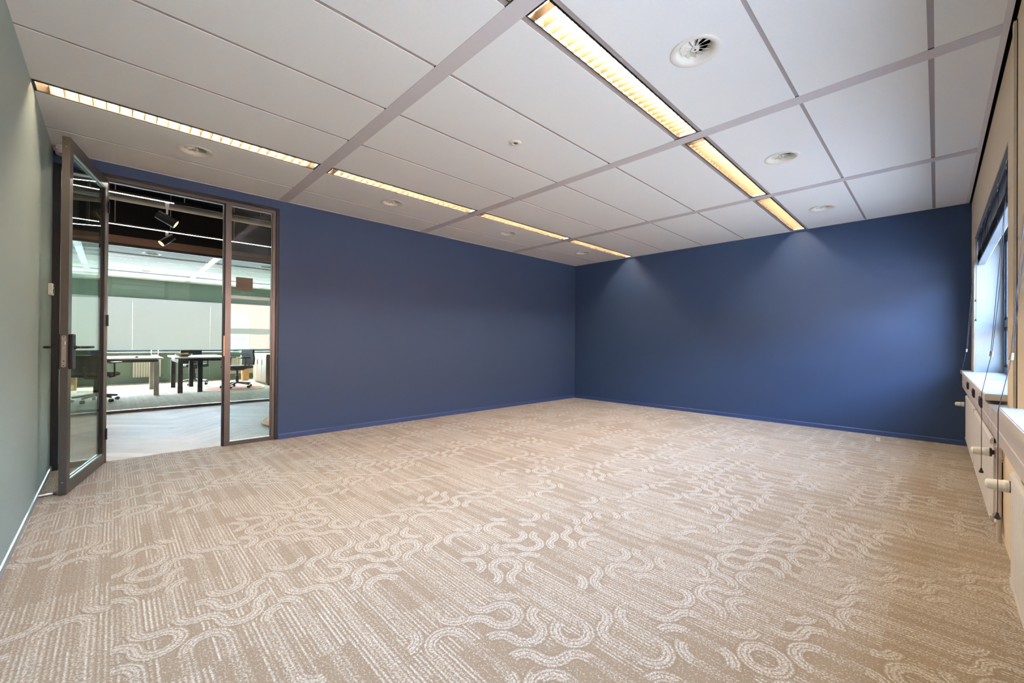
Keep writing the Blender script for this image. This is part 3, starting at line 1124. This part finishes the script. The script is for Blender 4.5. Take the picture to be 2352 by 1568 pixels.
struct('corridor_ceiling', MB().box(XC0, XC1, YA + WT, YP + 0.1, 3.35, 3.6), 'darkroom', 'black painted open ceiling of the corridor', 'ceiling')
mb = MB().box(XC0 - 0.2, XC0, YA, YR, 0, 3.6)
struct('wall_corridor', mb, 'officegreen', 'sage wall closing the corridor at the left', 'wall')
struct('wall_corridor_end', MB().box(XC1, XC1 + 0.2, YA + WT, YR, 0, 3.6), 'officegreen', 'sage wall closing the corridor at the right', 'wall')
struct('wall_partition', MB().box(XC0, XL - 0.2, YA, YA + WT, 0, 3.6), 'officegreen', 'corridor wall beside the meeting room', 'wall')
struct('wall_corridor_upper', MB().box(XL - 0.2, XC1, YA + 0.002, YA + WT, H + 0.5, 3.6), 'darkroom', 'dark wall strip above the room ceiling', 'wall')

# white air duct and tracks
dk = thing('air_duct', (0, 7.9, 3.08), 'pale air duct with flange joints under the black corridor ceiling', 'duct')
MB().tube([(XC0 + 0.05, 0, 0), (XC1 - 0.05, 0, 0)], 0.06, 20).build('pipe', 'ductwhite', dk, smooth=True)
for k in range(-4, 9):
    MB().tube([(k * 0.55, 0, 0), (k * 0.55 + 0.006, 0, 0)], 0.063, 20).build('flange', 'duct', dk, smooth=True)
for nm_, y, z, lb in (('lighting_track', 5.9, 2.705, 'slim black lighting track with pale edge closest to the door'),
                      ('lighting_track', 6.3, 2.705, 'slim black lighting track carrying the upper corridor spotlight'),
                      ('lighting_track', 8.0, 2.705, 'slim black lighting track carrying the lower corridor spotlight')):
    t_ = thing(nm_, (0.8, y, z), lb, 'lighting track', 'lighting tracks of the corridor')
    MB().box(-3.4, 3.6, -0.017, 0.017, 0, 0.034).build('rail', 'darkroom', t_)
    MB().box(-3.4, 3.6 if y != 6.3 else -0.30, -0.020, -0.0175, -0.001, 0.005).build('glow_edge', 'edgeglow', t_)  # pale track edge made emissive, added to brighten corridor and frosted film
    for k in (-2.2, -0.8, -0.2, 0.6, 1.8):
        MB().tube([(k, 0, 0.034), (k, 0, 0.64)], 0.005, 8).build('hanger', 'duct', t_)


def spotlight(x, y, z, dirv, label, drop=0.13):
    r = thing('track_spotlight', (x, y, z), label, 'spotlight', 'corridor track spotlights')
    MB().box(-0.018, 0.018, -0.016, 0.016, -0.05, 0.0).build('adapter', 'white', r)
    MB().box(-0.010, 0.010, -0.010, 0.010, -drop, -0.05).build('arm', 'white', r)
    d = Vector(dirv).normalized()
    c = Vector((0, 0, -drop - 0.06))
    bd = MB().tube([c - d * 0.10, c + d * 0.085], 0.05, 24).build('lamp_body', 'blackmetal', r, smooth=True)
    MB().tube([c + d * 0.084, c + d * 0.095], 0.052, 24).build('lamp_ring', 'blackmetal', r, smooth=True)
    MB().tube([c + d * 0.0955, c + d * 0.097], 0.044, 24).build('lamp_lens', 'spot', r, smooth=True)
    ld = bpy.data.lights.new('spot_beam', 'SPOT')
    ld.energy = 150
    ld.color = (1.0, 0.78, 0.52)
    ld.spot_size = math.radians(80)
    ld.spot_blend = 0.6
    ld.shadow_soft_size = 0.04
    lo = bpy.data.objects.new('spot_beam', ld)
    COL.objects.link(lo)
    lo.parent = r
    lo.location = c + d * 0.11
    lo.rotation_euler = d.to_track_quat('-Z', 'Y').to_euler()
    return r


spotlight(0.44, 6.3, 2.70, (0.75, -0.15, -0.45), 'upper corridor spotlight on the track tilted to the right')
spotlight(0.56, 8.0, 2.70, (-0.60, -0.2, -0.60), 'lower corridor spotlight on the track tilted to the left', 0.055)

# orange round mat
om = thing('round_mat', (2.0, 6.1, 0), 'orange round floor mat with pale rim at the edge of the side panel', 'mat')
MB().lathe([(0.0001, 0.022), (0.57, 0.022), (0.575, 0.018), (0.575, 0.0), (0.0001, 0.0)], 56).build('felt', 'orange', om, smooth=True)
MB().lathe([(0.572, 0.0), (0.60, 0.0), (0.607, 0.012), (0.598, 0.024), (0.572, 0.024)], 56).build('rim', 'ivory', om, smooth=True)

# ================================================================== SECOND GLASS PARTITION
g2 = thing('office_glass_wall', (0, YP, 0), 'frameless glass wall of the office across the corridor with frosted band', 'glass wall', kind='structure')
JX = [-2.9, -1.75, -0.78, 0.205, 1.17, 2.19, 3.2, 4.2]
GT = 2.50
for a, b in zip(JX[:-1], JX[1:]):
    MB().box(a + 0.003, b - 0.003, -0.006, 0.006, 0.034, GT).build('pane', 'green_glass', g2)
    MB().box(a + 0.0002, b - 0.0002, -0.0085, -0.007, 0.935, 1.735).build('frosted_band', 'film', g2)
for x in JX[1:-1]:
    MB().box(x - 0.003, x + 0.003, -0.006, 0.006, 0.034, GT).build('pane_joint', 'clear', g2)
MB().box(XC0, XC1, -0.025, 0.025, 0, 0.034).build('bottom_rail', 'bronze', g2)
MB().box(XC0, XC1, -0.025, 0.025, GT, GT + 0.04).build('top_rail', 'blackmetal', g2)
struct('bulkhead', MB().box(XC0, XC1, YP - 0.02, YP + 0.09, GT + 0.042, 3.35), 'darkroom', 'black bulkhead above the office glass wall', 'wall')
struct('trim_5', MB().box(XC0, XC1, YP - 0.032, YP - 0.021, GT + 0.042, GT + 0.155), 'soffit', 'brown fascia strip above the office glass wall', 'trim')

# ================================================================== OFFICE BEYOND
struct('floor_office', MB().box(XC0, XC1, YP + 0.05, YR, -0.06, 0), 'carpet_grey', 'grey beige carpet of the office across the corridor', 'floor')
oc = struct('ceiling_office', MB().box(XC0, XC1, YP + 0.05, YR + 0.2, H + 0.12, 3.6), 'void', 'white panel ceiling of the office across the corridor', 'ceiling')
ox_ = [(-2.1, -0.485), (-0.385, 1.345), (1.455, 3.085), (3.185, 4.9)]
oy_ = [(8.66, 9.38), (9.40, 10.06), (10.24, 10.84), (10.86, 11.46), (11.48, 12.08), (12.10, 12.70), (12.88, 13.46), (13.48, YR)]
for a, b in ox_:
    me = {}
    for c, d in oy_:
        hole = None
        for (dx_, dy_) in ((0.483, 9.82), (0.516, 12.38), (2.3, 9.82)):
            if a < dx_ < b and c < dy_ < d:
                hole = (dx_, dy_, 0.112)
        if hole:
            link('ceiling_panel', hole_panel(a, b, c, d, PT, *hole), oc, (0, 0, H))
        else:
            MB().box(a, b, c, d, 0, PT).build('ceiling_panel', 'panel', oc, (0, 0, H))
for a, b in ((-0.485, -0.385), (1.345, 1.455), (3.085, 3.185)):
    MB().box(a, b, 8.66, YR, -0.002, 0.02).build('ceiling_beam', 'beam', oc, (0, 0, H))
MB().box(XC0, XC1, 8.6, YR, 0.004, 0.02).build('ceiling_rail', 'trim', oc, (0, 0, H + 0.02))
OG = 'strip lights of the office across the corridor'
for (a, b), lb in zip(ox_[1:3], ('left of the pale beam', 'right of the pale beam')):
    fitting(a + 0.02, b - 0.02, 10.15, 'white strip light of the office beyond, nearest row, ' + lb, OG, 'tube_white', 20, 0.16, lm='louvre_white')
    fitting(a + 0.02, b - 0.02, 12.79, 'white strip light of the office beyond, rear row, ' + lb, OG, 'tube_white', 20, 0.16, lm='louvre_white')
make_vent((0.483, 9.82, H), 'round vent in the office ceiling beyond the glass, front one', 'office ceiling vents', 0.14)
make_vent((0.516, 12.38, H), 'round vent in the office ceiling beyond the glass, rear one', 'office ceiling vents', 0.14)
make_vent((2.3, 9.82, H), 'round vent in the office ceiling seen through the side panel', 'office ceiling vents', 0.14)

# rear wall with window band
mb = MB()
mb.box(XC0, XC1, YR, YR + 0.3, 0, 0.79)
mb.box(XC0, XC1, YR, YR + 0.3, 2.14, H + 0.1)
for a, b in ((XC0, -2.9), (4.1, XC1)):
    mb.box(a, b, YR, YR + 0.3, 0.79, 2.14)
struct('wall_office_rear', mb, 'officegreen', 'sage rear wall of the office with a long window', 'wall')
w = thing('window_3', (-2.9, YR + 0.15, 0.79), 'long rear window of the office across the corridor', 'window', kind='structure')
L = 7.0
for nm, q in (('frame_bottom', (0, L, 0, 0.06)), ('frame_top', (0, L, 1.29, 1.35)), ('frame_side', (0, 0.06, 0.06, 1.29)), ('frame_side', (L - 0.06, L, 0.06, 1.29)),
              ('mullion', (1.3, 1.37, 0.06, 1.29)), ('mullion', (2.67, 2.74, 0.06, 1.29)), ('mullion', (4.04, 4.11, 0.06, 1.29)), ('mullion', (5.41, 5.48, 0.06, 1.29))):
    MB().box(q[0], q[1], 0, 0.06, q[2], q[3]).build(nm, 'navyframe', w)
for a, b in ((0.06, 1.3), (1.37, 2.67), (2.74, 4.04), (4.11, 5.41), (5.48, L - 0.06)):
    MB().box(a, b, 0.025, 0.035, 0.06, 1.29).build('pane', 'window_glass', w)
s = thing('office_sill', (-3.0, YR - 0.01, 0.76), 'white sill under the rear office window', 'window sill')
MB().box(0, 7.2, -0.11, 0.15, 0, 0.03).build('board', 'sill', s)
for (a, b, lb) in ((-0.30, 1.2, 'left'), (1.24, 2.7, 'right')):
    bl = thing('office_blind', (a, YR - 0.035, 2.16), 'dark blind rail over the rear office window, %s half' % lb, 'window blind', 'office blind rails')
    MB().chbox(0, b - a, -0.03, 0.03, -0.09, 0, 0.004).build('head_rail', 'slat', bl)
    for k in range(6):
        MB().box(0.01, b - a - 0.01, -0.025, 0.025, -0.10 - k * 0.006, -0.097 - k * 0.006).build('slat', 'slat', bl)
    for k in (0.15, (b - a) / 2, b - a - 0.15):
        MB().box(k - 0.006, k + 0.006, -0.033, -0.031, -0.12, -0.05).build('cord_clip', 'white', bl)
for a, b, lb in ((0.35, 0.95, 'behind the left desk'), (2.25, 3.0, 'behind the desk chair at right')):
    r = thing('office_radiator', (a, YR - 0.06, 0.0), 'cream radiator under the rear office window, ' + lb, 'radiator', 'office radiators')
    n = int((b - a) / 0.05)
    for k in range(n):
        MB().chbox(k * 0.05, k * 0.05 + 0.043, -0.03, 0.01, 0.15, 0.62, 0.006).build('column', 'cream', r)
    MB().box(0, b - a, -0.025, 0.005, 0.60, 0.63).build('top_band', 'cream', r)


# desks
def desk(x0, x1, y0, y1, label, inset=0.10, legm='blackmetal'):
    r = thing('office_desk', ((x0 + x1) / 2, (y0 + y1) / 2, 0), label, 'desk', 'white desks of the office across the corridor')
    w2, d2 = (x1 - x0) / 2, (y1 - y0) / 2
    MB().chbox(-w2, w2, -d2, d2, 0.715, 0.745, 0.004).build('desk_top', 'desktop', r)
    for sx in (-1, 1):
        for sy in (-1, 1):
            xx = sx * (w2 - (inset if sx > 0 else 0.10))
            yy = sy * (d2 - 0.08)
            MB().box(xx - 0.04, xx + 0.04, yy - 0.04, yy + 0.04, 0, 0.66).build('leg', legm, r)
        MB().box(sx * (w2 - (inset if sx > 0 else 0.10)) - 0.03, sx * (w2 - (inset if sx > 0 else 0.10)) + 0.03, -d2 + 0.12, d2 - 0.12, 0.62, 0.70).build('side_beam', 'blackmetal', r)
    MB().box(-w2 + 0.1, w2 - 0.1, -d2 + 0.06, -d2 + 0.10, 0.66, 0.714).build('front_beam', 'blackmetal', r)
    return r


desk(-1.35, 0.72, 10.75, 12.3, 'white topped desk at left in the office across the corridor', 0.10, 'duct')
desk(0.90, 1.80, 10.85, 12.4, 'white topped desk with black legs at right in the office across the corridor', 0.47)


def chair(loc, rz, label, proto=[None]):
    if proto[0] is None:
        r = thing('task_chair', loc, label, 'chair', 'task chairs of the office across the corridor', rz)
        for k in range(5):
            a = 2 * PI * k / 5 + 0.3
            cx_, sy_ = math.cos(a), math.sin(a)
            lg = MB().tube([(0.03 * cx_, 0.03 * sy_, 0.12), (0.30 * cx_, 0.30 * sy_, 0.085)], [0.026, 0.017], 8).build('base_leg', 'black', r, smooth=True)
            p = Vector((0.30 * cx_, 0.30 * sy_, 0.03))
            q = Vector((-sy_, cx_, 0))
            MB().tube([p - q * 0.022, p + q * 0.022], 0.03, 14).build('caster', 'black', lg, smooth=True)
        MB().tube([(0, 0, 0.10), (0, 0, 0.28), (0, 0, 0.285), (0, 0, 0.42)], [0.032, 0.032, 0.02, 0.02], 12).build('gas_lift', 'black', r, smooth=True)
        MB().box(-0.09, 0.09, -0.11, 0.11, 0.40, 0.445).build('mechanism', 'black', r)
        MB().chbox(-0.24, 0.24, -0.24, 0.24, 0.445, 0.51, 0.025).build('seat', 'fabric', r)
        bm_ = MB()
        prof = [(0.22, 0.52), (0.24, 0.66), (0.215, 0.80), (0.235, 0.95), (0.27, 1.02)]
        poly = prof + [(y + 0.035, z) for y, z in reversed(prof)]
        bm_.prism(poly, 0, -0.22, 0.22)
        bm_.build('backrest', 'fabric', r)
        MB().tube([(0, 0.10, 0.42), (0, 0.26, 0.45), (0, 0.29, 0.62)], 0.02, 10).build('back_post', 'black', r, smooth=True)
        for sx in (-1, 1):
            ar = MB().tube([(sx * 0.20, 0.0, 0.43), (sx * 0.28, 0.0, 0.45), (sx * 0.285, 0.02, 0.68)], 0.014, 8).build('arm_post', 'black', r, smooth=True)
            MB().chbox(sx * 0.285 - 0.04, sx * 0.285 + 0.04, -0.13, 0.12, 0.68, 0.705, 0.008).build('arm_pad', 'black', ar)
        proto[0] = r
        return r
    c = copy_tree(proto[0])
    c.location = loc
    c.rotation_euler = (0, 0, rz)
    c['label'] = label
    return c


chair((-0.22, 10.33, 0), math.radians(150), 'dark task chair at the left desk just right of the door')
chair((-1.05, 10.28, 0), math.radians(20), 'dark task chair seen through the open glass door')
chair((2.06, 11.25, 0.0125), math.radians(-70), 'dark task chair at the right desk beside the partition post')
chair((1.45, 12.85, 0), math.radians(10), 'dark task chair behind the right desk')

rg = thing('round_rug', (2.0, 11.2, 0), 'round rust coloured rug with pale edge under the right task chair', 'rug')
MB().lathe([(0.0001, 0.010), (0.56, 0.010), (0.56, 0.0), (0.0001, 0.0)], 48).build('rug_field', 'rugred', rg)
MB().lathe([(0.56, 0.0), (0.59, 0.0), (0.59, 0.012), (0.56, 0.012)], 48).build('rug_binding', 'ivory', rg)

# things on the desks
mo = thing('desk_monitor', (-0.95, 11.9, 0.745), 'black monitor on the left desk seen through the door glass', 'monitor')
MB().chbox(-0.3, 0.3, -0.015, 0.02, 0.10, 0.46, 0.005).build('screen', 'monitor', mo)
MB().box(-0.03, 0.03, 0.02, 0.04, 0.0, 0.3).build('stand', 'monitor', mo)
MB().box(-0.12, 0.12, -0.07, 0.1, 0.0, 0.012).build('foot', 'monitor', mo)
bo = thing('glass_carafe', (0.60, 11.0, 0.745), 'clear glass carafe on the right end of the left desk', 'carafe')
MB().lathe([(0.0001, 0), (0.055, 0), (0.06, 0.02), (0.058, 0.14), (0.035, 0.18), (0.038, 0.21), (0.034, 0.21), (0.031, 0.18), (0.054, 0.138), (0.056, 0.02), (0.0001, 0.006)], 24).build('vessel', 'clear', bo, smooth=True)
MB().lathe([(0.0001, 0.007), (0.05, 0.007), (0.052, 0.05), (0.0001, 0.05)], 20).build('water', 'clear', bo, smooth=True)
ms2 = thing('computer_mouse', (0.33, 10.98, 0.745), 'black computer mouse on the left desk', 'mouse')
MB().lathe([(0.0001, 0.035), (0.02, 0.032), (0.034, 0.018), (0.036, 0.0), (0.0001, 0.0)], 20).build('shell', 'black', ms2, smooth=True)
ms2.scale = (0.9, 1.5, 1)
MB().tube([(0, 0.03, 0.01), (-0.1, 0.10, 0.004), (-0.25, 0.06, 0.004), (-0.4, 0.16, 0.004)], 0.003, 6).build('cable', 'black', ms2, smooth=True)
fb = thing('fruit_bowl', (1.08, 11.2, 0.745), 'shallow dark bowl on the right desk', 'bowl')
MB().lathe([(0.0001, 0), (0.07, 0.0), (0.13, 0.03), (0.15, 0.055), (0.145, 0.057), (0.12, 0.034), (0.065, 0.008), (0.0001, 0.008)], 28).build('bowl_shell', 'wooddark', fb, smooth=True)
for k in range(3):
    ba = []
    for t in range(7):
        a = -0.9 + 1.8 * t / 6
        ba.append((0.10 * math.sin(a), 0.04 * (k - 1), 0.115 - 0.06 * math.cos(a)))
    o = MB().tube(ba, [0.006, 0.014, 0.017, 0.018, 0.017, 0.014, 0.006], 8).build('banana', 'yellow', None, (1.08, 11.2, 0.745), 0.2 * k, smooth=True)
    tag(o, ['front yellow banana in the desk bowl', 'middle yellow banana in the desk bowl', 'rear yellow banana in the desk bowl'][k], 'banana', 'bananas in the bowl')
kb = thing('phone', (1.35, 11.05, 0.745), 'slim black phone lying on the right desk', 'phone')
MB().chbox(-0.08, 0.08, -0.04, 0.04, 0, 0.01, 0.003).build('phone_body', 'black', kb)

cb_ = thing('low_cabinet', (2.96, 12.1, 0), 'brown low cabinet seen through the side panel', 'cabinet')
MB().box(-0.25, 0.25, -0.66, 0.66, 0.05, 0.74).build('carcass', 'wooddark', cb_)
MB().box(-0.27, 0.27, -0.68, 0.68, 0.74, 0.765).build('cabinet_top', 'wooddark', cb_)
MB().box(-0.22, 0.22, -0.63, 0.63, 0, 0.05).build('plinth', 'blackmetal', cb_)
for k in range(3):
    dr = MB().box(-0.268, -0.251, -0.65 + k * 0.435, -0.23 + k * 0.435, 0.07, 0.72).build('cabinet_door', 'wooddark', cb_)
    MB().box(-0.28, -0.269, -0.27 + k * 0.435, -0.25 + k * 0.435, 0.5, 0.62).build('handle', 'blackmetal', dr)


def plant(loc, hgt, n, label, seed, stand=True):
    rnd = random.Random(seed)
    r = thing('potted_plant', loc, label, 'plant', 'office plants')
    if stand:
        MB().lathe([(0.0001, 0), (0.09, 0), (0.10, 0.5), (0.0001, 0.5)], 18).build('plant_stand', 'pot', r, smooth=True)
        b = 0.5
    else:
        b = 0.0
    MB().lathe([(0.0001, b), (0.09, b), (0.12, b + 0.2), (0.11, b + 0.2), (0.10, b + 0.17), (0.0001, b + 0.17)], 20).build('pot', 'fabricgrey', r, smooth=True)
    for k in range(n):
        a = 2 * PI * k / n + rnd.random()
        l = hgt * (0.6 + 0.5 * rnd.random())
        m_ = MB()
        w_ = 0.018 + 0.012 * rnd.random()
        sp = 0.5 + 0.6 * rnd.random()
        N = 5
        for i in range(N + 1):
            t = i / N
            rad = sp * l * t
            z = b + 0.17 + l * (t - 0.75 * t * t) * 1.6
            ww = w_ * math.sin(PI * (0.12 + 0.86 * t))
            for s_ in (-1, 1):
                m_.v.append((rad * math.cos(a) - s_ * ww * math.sin(a), rad * math.sin(a) + s_ * ww * math.cos(a), z - 0.004 * abs(s_)))
            m_.v.append((rad * math.cos(a), rad * math.sin(a), z + 0.003))
        for i in range(N):
            q = i * 3
            m_.f += [(q, q + 2, q + 5, q + 3), (q + 2, q + 1, q + 4, q + 5), (q, q + 3, q + 4, q + 1)]
        m_.build('leaf', 'leaf', r)
    return r


plant((2.62, 13.3, 0), 0.35, 12, 'small green plant on a wooden stand near the rear office window', 3)
plant((2.93, 11.6, 0.765), 0.5, 14, 'arching green plant on the low cabinet behind the side panel', 5, False)
plant((-0.65, 12.9, 0), 0.6, 14, 'green plant behind the left desk seen through the door glass', 8)

# ================================================================== OUTSIDE
struct('street', MB().box(-60, 60, -60, 60, -0.9, -0.4), 'pave', 'grey street paving outside the windows', 'ground')
bb_ = thing('brick_building', (3.0, -8.0, -0.4), 'red brick building with white framed windows across the street', 'building')
BXS = (-9.0, 9.0)
wins = [(-6.5, 1.1, 1.15, 1.35), (-3.6, 1.1, 1.15, 1.35), (-0.4, 1.1, 1.15, 1.35), (2.9, 1.1, 1.15, 1.35), (6.2, 1.1, 1.15, 1.35)]
MB().box(BXS[0], BXS[1], -4, 0, 0, 4.2).build('facade', 'brick', bb_)
MB().box(BXS[0] - 0.1, BXS[1] + 0.1, -4.1, 0.1, 4.2, 4.4).build('roof_edge', 'white', bb_)
for (x, w_, z, hh) in wins:
    f_w = MB()
    k = 0.07
    for q in ((x, x + w_, z, z + k), (x, x + w_, z + hh - k, z + hh), (x, x + k, z + k, z + hh - k), (x + w_ - k, x + w_, z + k, z + hh - k), (x + k, x + w_ - k, z + 0.48, z + 0.55)):
        f_w.box(q[0], q[1], 0.001, 0.05, q[2], q[3])
    fo = f_w.build('far_window', 'white', bb_)
    MB().box(x + k, x + w_ - k, 0.002, 0.012, z + k, z + 0.48).build('far_pane', 'darkpane', fo)
    MB().box(x + k, x + w_ - k, 0.002, 0.012, z + 0.55, z + hh - k).build('far_pane', 'white', fo)
    MB().box(x - 0.1, x + w_ + 0.1, 0.0, 0.1, z - 0.14, z - 0.002).build('far_sill', 'concrete', fo)
# roof over the whole floor so that no daylight falls in from above
struct('roof', MB().box(-3.6, 7.2, -0.62, YR + 0.5, 3.6, 3.9), 'concrete', 'flat roof over the offices', 'roof')
